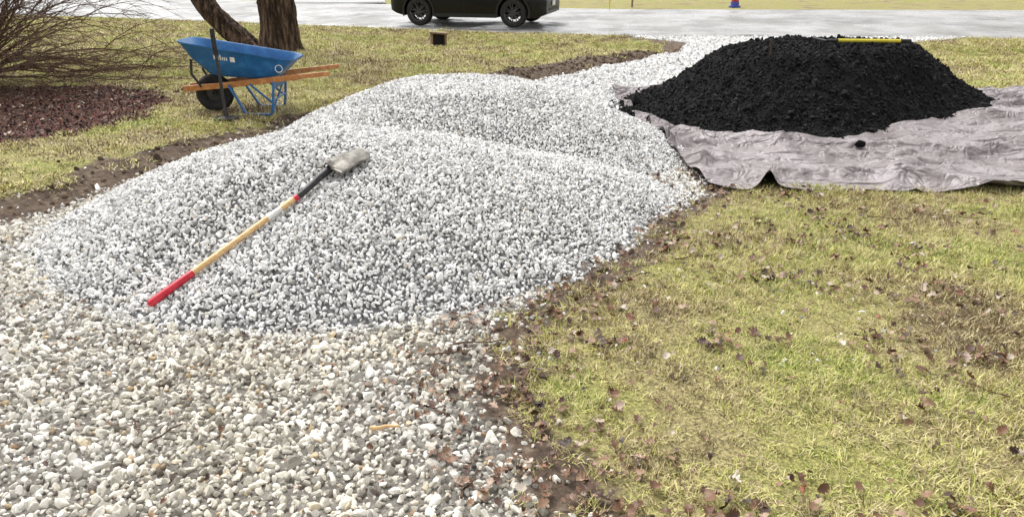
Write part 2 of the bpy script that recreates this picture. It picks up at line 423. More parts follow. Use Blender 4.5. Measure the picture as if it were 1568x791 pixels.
# driveway stones
drive=empty('gravel_driveway')
x,y=jgrid(-6.0,2.6,1.1,8.8,.0230,.5)
h=pile_raw(x,y); dm=drive_mask(x,y)
k=(h<.02)&(rng.random(len(x))<dm*.95)&~((x<-2.2-y*.75))
x,y=x[k],y[k]
sz=.0127*np.exp(rng.normal(0,.34,len(x)))
scatter('old_stones',np.stack([x,y,gz(x,y)+rng.uniform(-.004,.007,len(x))],1),rr3(len(x)),sz,C_st2,drive)
# fresh stones rolled off the pile
x,y=jgrid(-3.9,1.9,2.3,8.9,.030,.5); h=pile_raw(x,y)
ring=np.exp(-np.clip((3.30-y),0,5)/.22)
near=sst(-.0058,.002,h)
k=(h<.02)&(rng.random(len(x))<(.22*ring+.55*near))&(x<XR(y)+.10)&(x>XL(y)-.12)
x,y=x[k],y[k]
scatter('rolled_stones',np.stack([x,y,gz(x,y)+.007],1),rr3(len(x)),.0115*np.exp(rng.normal(0,.25,len(x))),C_st,drive)
x,y=jgrid(-2.5,13,8.6,20.6,.055,.5)
k=(rng.random(len(x))<drive_mask(x,y))&(y<YN(x)+.2)&(bpile(x,y)<.05)&~((x>2.0)&in_tarp(x,y))
x,y=x[k],y[k]
scatter('far_stones',np.stack([x,y,gz(x,y)+.004],1),rr3(len(x)),.026*np.exp(rng.normal(0,.25,len(x))),C_st,drive)
x,y=jgrid(-4.5,2.5,1.2,9,.05,.5)
dd=np.minimum(np.abs(x-XL(y)),np.abs(x-XR(y))); k=(rng.random(len(x))<.30*np.exp(-dd/.10))&(drive_mask(x,y)<.6)
x,y=x[k],y[k]
scatter('stray_stones',np.stack([x,y,gz(x,y)+.003],1),rr3(len(x)),.011*np.exp(rng.normal(0,.25,len(x))),C_st2,drive)

# ------------------------------------------------------------ black mulch pile
gx=np.arange(.7,6.9,.025); gy=np.arange(7.0,12,.025); X,Y=np.meshgrid(gx,gy); H=bpile(X,Y)+.012*fbm(X*22,Y*22,3,45)*sst(0,.05,bpile(X,Y))
Vb=np.stack([X.ravel(),Y.ravel(),(gz(X,Y)+H-.004+.012).ravel()],1); Fq=grid_faces(len(gx),len(gy)); keep=H.ravel()[Fq].max(1)>.0
bp=obj('black_mulch_pile',mesh_np('black_mulch_pile',Vb,Fq[keep],m_bbase))
x,y=jgrid(.8,6.8,7.0,11.8,.028,.5); h=bpile(x,y); k=(h>.008)|((h>-.03)&(rng.random(len(h))<.12)); x,y,h=x[k],y[k],np.maximum(h[k],.012)
sz=.0138*np.exp(rng.normal(0,.42,len(x)))
scatter('crumbs',np.stack([x,y,gz(x,y)+h+rng.uniform(-.004,.016,len(x))],1),rr3(len(x)),sz,C_blk,bp)
x,y=jgrid(1.0,6.6,7.2,11.6,.14,.5); h=bpile(x,y); k=(h>.015)&(rng.random(len(h))<.7); x,y,h=x[k],y[k],h[k]
scatter('clods',np.stack([x,y,gz(x,y)+h+.010],1),rr3(len(x)),.025*np.exp(rng.normal(0,.3,len(x))),C_blk,bp)

# ------------------------------------------------------------ tarp
nu,nv=380,280
U,Vv=np.meshgrid(np.linspace(0,1,nu),np.linspace(0,1,nv))
left=1.58-.20*np.sin(Vv*2.2)+.05*fbm(Vv*6,Vv*0+2,3,91); right=8.3+.2*Vv
TX=left+(right-left)*U
front=5.55+.11*fbm(U*9,U*0+5,4,92)+.06*np.exp(-((U-.06)/.02)**2)-.08*sst(.2,.4,U); back=10.75+.1*fbm(U*7,U*0,3,93)
TY=front+(back-front)*Vv
def ridge(x,y,s): return np.clip(1-np.abs(fbm(x,y,2,s))*3.2,0,1)
wx=TX+.30*fbm(TX*.7,TY*.7,3,98); wy=TY+.30*fbm(TX*.7+9,TY*.7,3,99)
q=.065*ridge(wx*.5+wy*.3,wy*1.4-wx*.3,94)**2+.035*ridge(wx*1.5-wy*.8,wy*1.5+wx*.5,95)**2+.010*fbm(TX*4,TY*4,3,96)+.07*ridge(wx*.32,wy*1.6+wx*.4,97)**2
bh=bpile(TX,TY); q=q*(1-.9*sst(-.04,.15,bh))
q+=.13*np.exp(-((TX-2.02-.4*(TY-5.65))/.06)**2)*np.exp(-((TY-5.6)/.28)**2)
q+=.06*np.exp(-((TX-1.68-.3*(TY-6.4))/.07)**2)*np.exp(-((TY-6.5)/.5)**2)
q+=.05*np.exp(-((TX-3.1-.6*(TY-5.8))/.08)**2)*np.exp(-((TY-5.9)/.4)**2)
q+=.06*np.exp(-((TY-6.55-.15*(TX-3.8))/.05)**2)*np.exp(-((TX-3.9)/.7)**2)
q+=.03*np.exp(-((Vv)/.012)**2)*np.clip(fbm(TX*3,TY*0,3,89)+.2,0,1)
TZ=gz(TX,TY)+.014+np.maximum(q,-.004)+np.maximum(pile_raw(TX,TY),0)*.9
obj('tarp',mesh_np('tarp',np.stack([TX.ravel(),TY.ravel(),TZ.ravel()],1),grid_faces(nu,nv),m_tarp))
# ------------------------------------------------------------ grass
def clump(nb,R,hmin,hmax,w):
    V=[];F=[];T=[]
    for _ in range(nb):
        r=R*math.sqrt(random.random()); a=random.random()*6.283; bx,by=r*math.cos(a),r*math.sin(a)
        hh=random.uniform(hmin,hmax); az=random.random()*6.283; lean=random.uniform(.4,1.5)
        dx,dy=math.cos(az),math.sin(az); px,py=-dy*w/2,dx*w/2
        b=len(V); t=random.random()
        for s,(f,ww) in enumerate(((0,1),(.45,.9),(1,.15))):
            l=lean*(.6+.6*f); hx=hh*f*math.sin(min(l,1.5)); hz=hh*f*math.cos(min(l,1.5))
            V.append((bx+dx*hx+px*ww,by+dy*hx+py*ww,hz-.003)); V.append((bx+dx*hx-px*ww,by+dy*hx-py*ww,hz-.003)); T+= [t,t]
        for s in range(2): F.append((b+2*s,b+2*s+1,b+2*s+3,b+2*s+2))
    me=mesh_np('clump',V,F,m_grass,smooth=False)
    a=me.attributes.new('tint','FLOAT','POINT'); a.data.foreach_set('value',np.array(T,np.float32)); return me
C_gr=coll_of('grass_clump',[clump(26,.045,.022,.07,.0046) for _ in range(12)])
C_grf=coll_of('grass_clump_far',[clump(50,.11,.025,.06,.008) for _ in range(6)])
def grassmask(x,y):
    m=(1-drive_mask(x,y))*(1-mud_mask(x,y)*.93)*(1-bed_mask(x,y))
    m=m*(pile_raw(x,y)<.01)*(~in_tarp(x,y))*(bpile(x,y)<0)
    d=y-YN(x); m=m*((d<-.05)|(d>ROADW+.1))
    return m
def grassrot(n): return np.stack([rng.normal(0,.15,n),rng.normal(0,.15,n),rng.uniform(0,6.28,n)],1)
lawn=empty('lawn_grass')
x,y=jgrid(-.4,6,1.2,6.3,.036,.5)
thin=(.45+.55*sst(-.35,.10,fbm(x*2.3,y*2.3,4,101)))*(.35+.65*sst(-.45,-.05,fbm(x*9,y*9,3,104)))
k=rng.random(len(x))<grassmask(x,y)*thin; x,y=x[k],y[k]
sc=rng.uniform(.6,1.25,len(x))*(.8+.30*fbm(x*1.2,y*1.2,2,102))
scatter('near_blades',np.stack([x,y,gz(x,y)],1),grassrot(len(x)),sc,C_gr,lawn)
x,y=jgrid(-9.5,9,4,12,.085,.5)
k=(rng.random(len(x))<grassmask(x,y)*(.4+.6*sst(-.3,.1,fbm(x*2,y*2,4,105))))&~((x>-.4)&(y<6.1)&(x<6)); x,y=x[k],y[k]
scatter('mid_blades',np.stack([x,y,gz(x,y)],1),grassrot(len(x)),rng.uniform(.7,1.15,len(x)),C_grf,lawn)
x,y=jgrid(-16,16,12,26,.18,.5)
k=(rng.random(len(x))<grassmask(x,y)); x,y=x[k],y[k]
scatter('far_blades',np.stack([x,y,gz(x,y)],1),grassrot(len(x)),rng.uniform(1.0,1.7,len(x)),C_grf,lawn)

# ------------------------------------------------------------ leaves
def leaf(i):
    V=[];F=[]; n=10; ph=random.random()*6; cu=random.uniform(.1,1.1); cl=random.uniform(-.8,1.0)
    for s in range(n+1):
        t=s/n; w=.38*math.sin(math.pi*min(1,t*.93+.05))**.8*(1+.38*math.sin(t*22+ph)); w=max(w,.02)
        zc=cl*(t-.5)**2
        V+= [(t-.5,-w,zc+cu*w*w*2+random.uniform(-.03,.03)),(t-.5,0,zc),(t-.5,w*.9,zc+cu*w*w*2.4+random.uniform(-.03,.03))]
    for s in range(n):
        b=3*s; F+=[(b,b+1,b+4,b+3),(b+1,b+2,b+5,b+4)]
    return mesh_np('leaf',V,F,m_leaf)
C_lf=coll_of('leaf',[leaf(i) for i in range(10)])
n=26000; x=rng.uniform(-.8,5.5,n); y=rng.uniform(1.3,6.2,n)
dr=x-XR(y); p=.05+.85*np.exp(-np.abs(dr-.12)/.20)*np.interp(y,[1,2,2.4,3,4.5,5.4],[1,1,.7,.6,.7,.15])+.50*sst(.0,.40,fbm(x*1.8,y*1.8,4,111))*sst(-.1,.3,fbm(x*6,y*6,3,114))+.8*sst(.22,.42,fbm(x*4.2,y*4.2,3,113))
k=(rng.random(n)<p*.8)&(pile_raw(x,y)<.02)&(dr>-.35)&~in_tarp(x,y); x1,y1=x[k],y[k]
n=4200; x=rng.uniform(-3.5,.1,n); y=rng.uniform(1.4,3.6,n); k=(rng.random(n)<.09+.30*sst(.10,.45,fbm(x*1.6,y*1.6,3,112)))&(pile_raw(x,y)<.01); x2,y2=x[k],y[k]
n=5000; x=rng.uniform(-9,-3.5,n); y=rng.uniform(5,12,n); k=rng.random(n)<.05+.6*bed_mask(x,y); x3,y3=x[k],y[k]
x=np.concatenate([x1,x2,x3]); y=np.concatenate([y1,y2,y3]); n=len(x)
up=np.where(x<-3.5,.02,.022)+rng.uniform(0,.014,n)
R=np.stack([rng.normal(0,.4,n),rng.normal(0,.4,n),rng.uniform(0,6.28,n)],1)
ls=.018+.036*rng.random(n)**1.6; ls[len(x1):len(x1)+len(x2)]*=.6
scatter('fallen_leaves',np.stack([x,y,gz(x,y)+up],1),R,ls,C_lf)
C_bm=coll_of('bark_bit',[stone_mesh('bb',m_bk,1,np.array([1.6,.6,.3]),6) for _ in range(5)])
x,y=jgrid(-9,-3.5,5.5,11,.045,.5); k=rng.random(len(x))<bed_mask(x,y)*.8; x,y=x[k],y[k]
scatter('bark_mulch_bed',np.stack([x,y,gz(x,y)+.005],1),rr3(len(x)),.016*np.exp(rng.normal(0,.35,len(x))),C_bm)
mcl=M('soil_clod',.95,spec=.15); mcl.col(mcl.ramp(mcl.rnd(),[(0,(.06,.042,.03)),(.6,(.14,.10,.07)),(1,(.26,.205,.15))]))
C_cl=coll_of('clod',[stone_mesh('cl',mcl.m,2,None,4) for _ in range(5)])
x,y=jgrid(-5.5,6,1.2,18,.045,.5); mm=mud_mask(x,y)*(1-drive_mask(x,y))*(1-bed_mask(x,y))
k=(rng.random(len(x))<(mm-.5)*.6)&(pile_raw(x,y)<.01)&~in_tarp(x,y)&(bpile(x,y)<0); x,y=x[k],y[k]
scatter('soil_clods',np.stack([x,y,gz(x,y)+.0],1),rr3(len(x)),.009*np.exp(rng.normal(0,.45,len(x)))*(1+y/10),C_cl)

# twigs on ground
def twig(x,y,ang,L,r,mat,base=0,fork=True):
    pts=[];n=7
    for i in range(n):
        t=i/(n-1)-.5; xx=x+math.cos(ang)*t*L+.04*L*math.sin(i*1.7+x*9)*-math.sin(ang); yy=y+math.sin(ang)*t*L+.04*L*math.sin(i*1.7+x*9)*math.cos(ang)
        pts.append((xx,yy,float(gz(xx,yy))+base+r+.018))
    V=[];F=[]; tube(V,F,pts,[r*(1-.5*i/n) for i in range(n)],6)
    if fork:
        p=Vector(pts[3]); tube(V,F,[p,p+Vector((math.cos(ang+.6)*L*.3,math.sin(ang+.6)*L*.3,.012))],[r*.6,r*.25],5)
    pyobj('fallen_twig',V,F,mat)
for a in [(-.14,3.02,.05,.26,.0045,m_twig),(-.30,2.92,.25,.16,.004,m_twig),(-1.27,2.30,1.1,.14,.004,m_twig),(-1.40,2.34,-1.0,.13,.0045,m_twig),(-.14,2.02,1.2,.16,.005,m_twig),(-.30,2.45,-.6,.10,.0045,m_twig),(.62,3.75,.5,.35,.004,m_twig),(1.1,4.1,.3,.3,.004,m_twig),(2.6,4.85,-.2,.30,.005,m_twig),(.45,3.0,1.2,.22,.003,m_twig),(1.9,2.6,2.2,.2,.0035,m_twig),(2.4,5.0,.9,.18,.004,m_twig)]:
    twig(*a)
twig(-.47,2.33,.12,.11,.008,m_wood,0,False)

# ------------------------------------------------------------ trees
def ring_trunk(V,F,path,radf,sides=72,ridge=.045,flare=True,seed=0):
    b=len(V); n=len(path); prev=None; s=0
    for i,p in enumerate(path):
        t=(path[min(i+1,n-1)]-path[max(i-1,0)]).normalized()
        if i: s+=(p-path[i-1]).length
        u=Vector((1,0,0)) if prev is None else prev
        u=(u-t*u.dot(t)).normalized(); prev=u; w=t.cross(u); R=radf(s)
        an=np.linspace(0,2*np.pi,sides,endpoint=False)
        nz=fbm(np.abs(((an/np.pi)-1))*R*34,np.full(sides,s*2.0),3,seed)+.4*fbm(an*8,np.full(sides,s*9),2,seed+3)
        rr=R+ridge*nz*min(1,R/.2)
        if flare: rr=rr+R*(.40*math.exp(-s/.16)+.30*math.exp(-s/.22)*np.cos(an*5+seed))
        for k in range(sides):
            V.append(p+(u*math.cos(an[k])+w*math.sin(an[k]))*rr[k])
    for i in range(n-1):
        for k in range(sides):
            k2=(k+1)%sides; F.append((b+i*sides+k,b+i*sides+k2,b+(i+1)*sides+k2,b+(i+1)*sides+k))
def dense(pts,step=.06):
    out=[]; P=[Vector(p) for p in pts]
    for i in range(len(P)-1):
        p0=P[max(i-1,0)];p1=P[i];p2=P[i+1];p3=P[min(i+2,len(P)-1)]; m=max(2,int((p2-p1).length/step))
        for j in range(m):
            t=j/m; out.append(.5*((2*p1)+(p2-p0)*t+(2*p0-5*p1+4*p2-p3)*t*t+(3*p1-p0-3*p2+p3)*t**3))
    out.append(P[-1]); return out
def grow(V,F,p,d,L,r,depth,sides=5,droop=0):
    n=5; pts=[p]; q=p.copy(); dd=d.copy()
    for i in range(n):
        dd=(dd+Vector((random.gauss(0,.13),random.gauss(0,.13),random.gauss(0,.10)-droop))).normalized(); q=q+dd*L/n; pts.append(q.copy())
    tube(V,F,pts,[r*(1-.6*i/n) for i in range(n+1)],max(3,sides),cap=False)
    if depth>0:
        for j in range(random.randint(3,5)):
            k=random.randint(1,n); a=Vector((random.gauss(0,1),random.gauss(0,1),random.gauss(.1,.7))).normalized()
            grow(V,F,pts[k],(dd*.8+a*.75).normalized(),L*random.uniform(.5,.75),r*(1-.6*k/n)*.6,depth-1,sides-1,droop)
def tree(name,pts,R0,seed,extra=None):
    V=[];F=[]; pth=dense(pts); L=sum((pth[i+1]-pth[i]).length for i in range(len(pth)-1))
    ring_trunk(V,F,pth,lambda s:R0*(1-.65*s/L),seed=seed)
    for i in range(9):
        k=int(len(pth)*(.45+.06*i)); k=min(k,len(pth)-1); a=i*2.4
        grow(V,F,pth[k],Vector((math.cos(a),math.sin(a),.6)).normalized(),2.6-.12*i,R0*.33,3,7)
    return pyobj(name,V,F,m_bark,None,True,60)
z0=float(gz(-4.6,15.3))
tree('bare_tree',[(-4.62,15.3,z0-.08),(-4.6,15.3,z0+.5),(-4.62,15.32,z0+1.5),(-4.55,15.4,z0+4),(-4.7,15.5,z0+8),(-4.6,15.5,z0+11)],.36,3)
z0=float(gz(-5.45,15.9))
tree('bare_tree',[(-5.4,15.85,z0-.1),(-5.62,15.9,z0+.2),(-6.0,15.95,z0+.55),(-6.35,16,z0+1.0),(-6.75,16.1,z0+2.0),(-7.3,16.3,z0+4),(-8,16.5,z0+8)],.22,11)

# shrub with arching twigs
V=[];F=[]
bz=float(gz(-7.7,10.6))
def arch(p,az,el,L,r,depth,droop):
    n=8; d=Vector((math.cos(az)*math.cos(el),math.sin(az)*math.cos(el),math.sin(el))); q=p.copy(); pts=[q.copy()]
    for i in range(n):
        d=(d+Vector((random.gauss(0,.09),random.gauss(0,.09),-droop+random.gauss(0,.05)))).normalized(); q=q+d*L/n
        if q.z<bz+.12: q.z=bz+.12+random.random()*.05
        pts.append(q.copy())
    tube(V,F,pts,[r*(1-.7*i/n) for i in range(n+1)],4,cap=False)
    if depth:
        for j in range(random.randint(6,8)):
            k=random.randint(2,n); dd=(pts[k]-pts[k-1]).normalized(); a2=math.atan2(dd.y,dd.x)+random.gauss(0,.6); e2=math.asin(max(-1,min(1,dd.z)))+random.gauss(.1,.35)
            arch(pts[k],a2,e2,L*random.uniform(.28,.5),max(.0026,r*.45),depth-1,droop*.7)
for i in range(95):
    az=random.uniform(-math.pi,math.pi) if i<30 else random.uniform(-1.5,.9)
    arch(Vector((-7.6+random.gauss(0,.12),10.6+random.gauss(0,.12),bz)),az,random.uniform(.35,1.35),random.uniform(1.7,3.0),random.uniform(.009,.018),2,random.uniform(.07,.17))
pyobj('bare_shrub',V,F,m_twig,None,True,80)

# ------------------------------------------------------------ wheelbarrow
WB=empty('wheelbarrow',(-2.92,8.5,float(gz(-2.85,8.5))+.0),(0,0,rad(3)))
for sy,nm in ((-1,'handle_near'),(1,'handle_far')):
    pts=[(-.74,sy*.11,.27),(-.2,sy*.22,.325),(.45,sy*.31,.405),(.66,sy*.33,.43),(.92,sy*.34,.455)]
    V=[];F=[]
    for i,p in enumerate(pts):
        hw=.021 if i<4 else .016; hh=.031 if i<3 else .024
        V+=[(p[0],p[1]-hw,p[2]-hh),(p[0],p[1]+hw,p[2]-hh),(p[0],p[1]+hw,p[2]+hh),(p[0],p[1]-hw,p[2]+hh)]
    for i in range(4):
        for k in range(4): k2=(k+1)%4; F.append((4*i+k,4*i+k2,4*i+4+k2,4*i+4+k))
    F+=[(3,2,1,0),(16,17,18,19)]
    o=pyobj(nm,V,F,m_handle,WB,True,30); bv=o.modifiers.new('b','BEVEL'); bv.width=.005; bv.segments=2
def rrect(cx,cz_l,cz_r,xl,xr,wy_l,wy_r,rc,n=6):
    pts=[]
    cs=[(xr-rc,-wy_r+rc,-90),(xr-rc,wy_r-rc,0),(xl+rc,wy_l-rc,90),(xl+rc,-wy_l+rc,180)]
    for cx_,cy_,a0 in cs:
        for i in range(n+1):
            a=rad(a0+90*i/n); X_=cx_+rc*math.cos(a); Y_=cy_+rc*math.sin(a)
            t=(X_-xl)/(xr-xl); pts.append((X_,Y_,cz_l+(cz_r-cz_l)*t))
    return pts
lv=[rrect(0,.425,.385,-.36,.28,.20,.24,.08),rrect(0,.45,.405,-.42,.32,.22,.26,.09),rrect(0,.62,.50,-.58,.43,.28,.31,.12),rrect(0,.79,.585,-.68,.52,.31,.335,.14),rrect(0,.80,.595,-.695,.535,.325,.35,.15),rrect(0,.785,.58,-.70,.54,.33,.355,.15)]
n=len(lv[0]); V=[];F=[]
for L in lv: V+=L
for j in range(len(lv)-1):
    for k in range(n): k2=(k+1)%n; F.append((j*n+k,j*n+k2,(j+1)*n+k2,(j+1)*n+k))
F.append(tuple(range(n))[::-1])
o=pyobj('tray',V,F,m_blue,WB,True,50); so=o.modifiers.new('s','SOLIDIFY'); so.thickness=.004; so.offset=-1
def side_pt(x,f,off=.006):
    t=(x+.58)/(1.01); zl=.62+(.50-.62)*t; zu=.79+(.585-.79)*((x+.68)/1.20)
    yl=-(.28+.03*t); yu=-(.31+.025*t); z=zl+(zu-zl)*f; y=yl+(yu-yl)*f
    return (x,y-off,z)
x=-.30
for wd,hh in ((.016,.42),(.020,.26),(.016,.26),(.018,.42),(.016,.26),(.018,.26),(.018,.26)):
    V=[side_pt(x,.15),side_pt(x+wd*.7,.15),side_pt(x+wd*.7,.15+hh),side_pt(x,.15+hh)]
    pyobj('lettering',V,[(0,1,2,3)],m_white,WB,False); x+=wd+.004
V=[side_pt(-.13,.1),side_pt(-.08,.1),side_pt(-.08,.5),side_pt(-.13,.5)]; pyobj('lettering',V,[(0,1,2,3)],m_white,WB,False)
ce=Vector(side_pt(.38,.0,.010)); V=[]
for i in range(20):
    a=i*math.pi/10
    for r_ in (.042,.034): V.append((ce.x+r_*math.cos(a),ce.y,ce.z+r_*math.sin(a)))
F=[(2*i,2*i+1,(2*i+3)%40,(2*i+2)%40) for i in range(20)]
pyobj('badge_ring',V,F,m_white,WB,False)
for sy in (-1,1):
    tube_obj('front_brace',[(-.52,sy*.17,.30),(-.60,sy*.19,.44),(-.58,sy*.20,.60)],.014,m_darkmetal,WB,8)
    y=sy*.29
    pts=[(-.20,y*.86,.33),(-.13,y*.92,.20),(-.04,y,.03),(.0,y,.012),(.22,y,.012),(.255,y,.03),(.28,y*1.0,.20),(.30,y,.37)]
    V=[];F=[]
    for i,p in enumerate(pts):
        t=Vector(pts[min(i+1,7)])-Vector(pts[max(i-1,0)]); t.normalize(); nrm=Vector((-t.z,0,t.x))
        for sx,sn in ((-1,-1),(1,-1),(1,1),(-1,1)): V.append(Vector(p)+Vector((0,sx*.022,0))+nrm*sn*.010)
    for i in range(7):
        for k in range(4): k2=(k+1)%4; F.append((4*i+k,4*i+k2,4*i+4+k2,4*i+4+k))
    F+=[(3,2,1,0),(28,29,30,31)]
    pyobj('leg',V,F,m_blue,WB,True,30)
    tube_obj('leg_brace',[(.27,y*.98,.13),(.04,y*.98,.34)],.012,m_blue,WB,6)
tube_obj('leg_cross_brace',[(.275,-.29,.16),(.275,.29,.16)],.013,m_blue,WB,8)
tube_obj('leg_diagonal',[(.26,-.29,.05),(.28,.29,.33)],.011,m_blue,WB,8)
V=[(.29,-.27,.38),(.29,.27,.38),(.285,.27,.28),(.285,-.27,.28),(.30,-.27,.38),(.30,.27,.38),(.295,.27,.28),(.295,-.27,.28)]
pyobj('cross_plate',V,[(0,1,2,3),(7,6,5,4),(0,4,5,1),(1,5,6,2),(2,6,7,3),(3,7,4,0)],m_blue,WB,False)
tube_obj('axle',[(-.44,-.17,.21),(-.44,.17,.21)],.010,m_darkmetal,WB,8)
for sy in (-1,1): box('axle_bracket',(-.44,sy*.155,.25),(.05,.012,.09),m_darkmetal,WB,.003)
revolve('tire',[(.115,-.04),(.15,-.052),(.185,-.046),(.205,-.025),(.21,0),(.205,.025),(.185,.046),(.15,.052),(.115,.04)],m_rubber,WB,(-.44,0,.21),40)
revolve('wheel_rim',[(.0,-.035),(.03,-.035),(.035,-.012),(.09,-.012),(.118,-.042),(.118,.042),(.09,.012),(.035,.012),(.03,.035),(0,.035)],m_darkmetal,WB,(-.44,0,.21),30)
tube_obj('nose_guard',[(-.74,-.12,.27),(-.77,-.08,.26),(-.78,0,.255),(-.77,.08,.26),(-.74,.12,.27)],.012,m_darkmetal,WB,8)

# ------------------------------------------------------------ tamper standing in front
tz=float(gz(-3.03,7.85))
TP=empty('hand_tamper',(-3.03,7.85,tz+.012))
tube_obj('pole',[(0,0,.03),(-.01,0,.55),(-.018,0,.80)],.017,m_darkmetal,TP,12)
tube_obj('grip',[(-.018,0,.66),(-.022,0,.92),(-.0225,0,.925)],[.024,.024,.012],m_rubber,TP,12)
box('base_plate',(0,0,.012),(.24,.24,.022),m_darkmetal,TP,.004)
revolve('socket',[(.013,.12),(.024,.11),(.026,.04),(.05,.022),(.05,.018)],m_darkmetal,TP,(0,0,0),16,'Z')

# ------------------------------------------------------------ shovel on the pile
SH=empty('shovel')
A=Vector((A_[0],A_[1],zA)); T=Vector((T_[0],T_[1],zT+.015)); d=(T-A).normalized(); Ltot=(T-A).length
side=d.cross(Vector((0,0,1))).normalized(); nup=side.cross(d).normalized()
def sp(s,o=0,u=0): return A+d*s+side*o+nup*u
L1=Ltot-.56
tube_obj('red_grip',[sp(0),sp(.006),sp(.02),sp(.24),sp(.27)],[.008,.0175,.0205,.0195,.0182],m_red,SH,16)
tube_obj('wood_handle',[sp(.268),sp(.5),sp(L1)],[.0176,.0168,.0172],m_wood,SH,16)
tube_obj('handle_label',[sp(L1-.22),sp(L1-.12)],.0178,m_white,SH,16)
tube_obj('red_band',[sp(L1-.02),sp(L1+.015)],.0185,m_red,SH,16)
tube_obj('socket',[sp(L1+.012),sp(L1+.10,0,.004),sp(L1+.20,0,.018),sp(L1+.29,0,.024),sp(L1+.35,0,.020)],[.019,.0195,.021,.024,.017],m_darkmetal,SH,16)
V=[];F=[]; nu_,nv_=16,18; s0=L1+.28
for j in range(nv_+1):
    t=j/nv_; w=.122 if t<.7 else .122*(1-((t-.7)/.3)**2*.22)
    if t<.08: w*=.92
    for i in range(nu_+1):
        q=i/nu_*2-1; z=.034*(1-q*q)-.02*t*t*2+.006
        z+= .024*math.exp(-(q/.16)**2)*max(0,1-t*1.5)
        V.append(sp(s0+.28*t-(.02*q*q if t>.85 else 0),q*w,z+.012))
for j in range(nv_):
    for i in range(nu_): b=j*(nu_+1)+i; F.append((b,b+1,b+nu_+2,b+nu_+1))
o=pyobj('blade',V,F,m_steel,SH,True,60); so=o.modifiers.new('s','SOLIDIFY'); so.thickness=.003
for sx in (-1,1): tube_obj('foot_step',[sp(s0+.004,sx*.03,.04),sp(s0,sx*.075,.032),sp(s0+.004,sx*.112,.020)],.008,m_steel,SH,8)

# ------------------------------------------------------------ tools on the black pile
def bz_(x,y): return float(gz(x,y)+bpile(x,y))+.01
RK=empty('garden_rake')
p0=Vector((3.88,9.15,bz_(3.88,9.15)+.04)); p1=Vector((4.66,9.2,bz_(4.66,9.2)+.04)); p1.z=max(p1.z,p0.z-.01)
tube_obj('yellow_handle',[p0,p1],.021,m_yellow,RK,14)
dv=(p1-p0).normalized(); tube_obj('end_grip',[p1-dv*.01,p1+dv*.12],.0225,m_rubber,RK,14)
tube_obj('ferrule',[p0-dv*.15,p0+dv*.01],[.012,.0205],m_darkmetal,RK,12)
hx=p0-dv*.15; tube_obj('rake_head',[hx+Vector((0,-.02,0)),hx+Vector((0,.38,0))],.010,m_darkmetal,RK,8)
for i in range(9):
    q=hx+Vector((0,-.01+.0475*i,0)); tube_obj('tine',[q,q+Vector((-.01,0,-.05))],[.004,.002],m_darkmetal,RK,6)
q=Vector((2.95,8.7,bz_(2.95,8.7))); tube_obj('wooden_stake',[q-Vector((0,0,.05)),q+Vector((-.01,0,.09)),q+Vector((-.015,0,.16))],[.006,.006,.004],mtw.m,None,6)
o=obj('mulch_chunk',stone_mesh('mulch_chunk',m_bbase,3,np.array([1,.9,.9]),10)); o.scale=(.055,.05,.05); o.location=(3.30,6.93,float(gz(3.30,6.93))+.075)

# ------------------------------------------------------------ car
th=math.atan(-.33)
cc=(-1.10,23.35); cz=.05*(cc[1]-float(YN(cc[0])))+.011*1.1+.045
CAR=empty('parked_suv',(cc[0],cc[1],cz),(rad(2.6),0,th))
xf,xrw,WR,AR=1.50,-1.42,.395,.465
st=set(np.round(np.linspace(-2.38,2.42,40),3))
for xc in (xf,xrw):
    st={s for s in st if abs(s-xc)>AR+.03}
    for a in np.linspace(0,math.pi,19): st.add(round(xc+AR*math.cos(a),4))
    st.add(xc-AR-.004); st.add(xc+AR+.004)
st=sorted(st)
def hwf(x): return float(np.interp(x,[-2.38,-2.3,-2.1,-1.8,0,1.8,2.1,2.3,2.38,2.42],[.78,.86,.92,.955,.965,.955,.92,.84,.76,.70]))
def ztf(x): return float(np.interp(x,[-2.38,-2.3,-2.1,0,1.0,1.6,2.1,2.3,2.38,2.42],[1.02,1.12,1.18,1.14,1.16,1.12,1.04,.94,.82,.74]))
def zbf(x):
    z=float(np.interp(x,[-2.38,-2.1,-1.8,1.9,2.2,2.42],[.42,.32,.27,.27,.27,.36]))
    for xc in (xf,xrw):
        if abs(x-xc)<=AR+.0005: z=max(z,.40+math.sqrt(max(0,AR*AR-(x-xc)**2)))
    return z
V=[];F=[]; ns=None
for x in st:
    hw=hwf(x); zt=ztf(x); zb=zbf(x); half=[(0,zb),(hw-.10,zb),(hw-.015,zb+.012),(hw,zb+(.75-zb)*.45 if zb<.7 else zb+.03),(hw-.005,max(.72,zb+.05)),(hw-.03,max(.90,zb+.1) if zt>.95 else zt-.06),(hw-.06,zt-.035),(hw-.13,zt),(hw*.5,zt+.025),(0,zt+.03)]
    sec=[(-a,b) for a,b in half]+[(a,b) for a,b in half[::-1]][1:-1]
    ns=len(sec); V+=[(x,a,b) for a,b in sec]
for i in range(len(st)-1):
    for k in range(ns): k2=(k+1)%ns; F.append((i*ns+k,i*ns+k2,(i+1)*ns+k2,(i+1)*ns+k))
F.append(tuple(range(ns))); F.append(tuple((len(st)-1)*ns+k for k in range(ns))[::-1])
pyobj('body',V,F,m_carpaint,CAR,True,32)
gs=[(1.15,1.15,.84,.84),(.75,1.38,.83,.76),(.35,1.60,.83,.70),(-.1,1.70,.83,.68),(-.9,1.74,.83,.68),(-1.7,1.71,.82,.66),(-2.05,1.64,.81,.64),(-2.30,1.18,.80,.72)]
V=[];F=[]
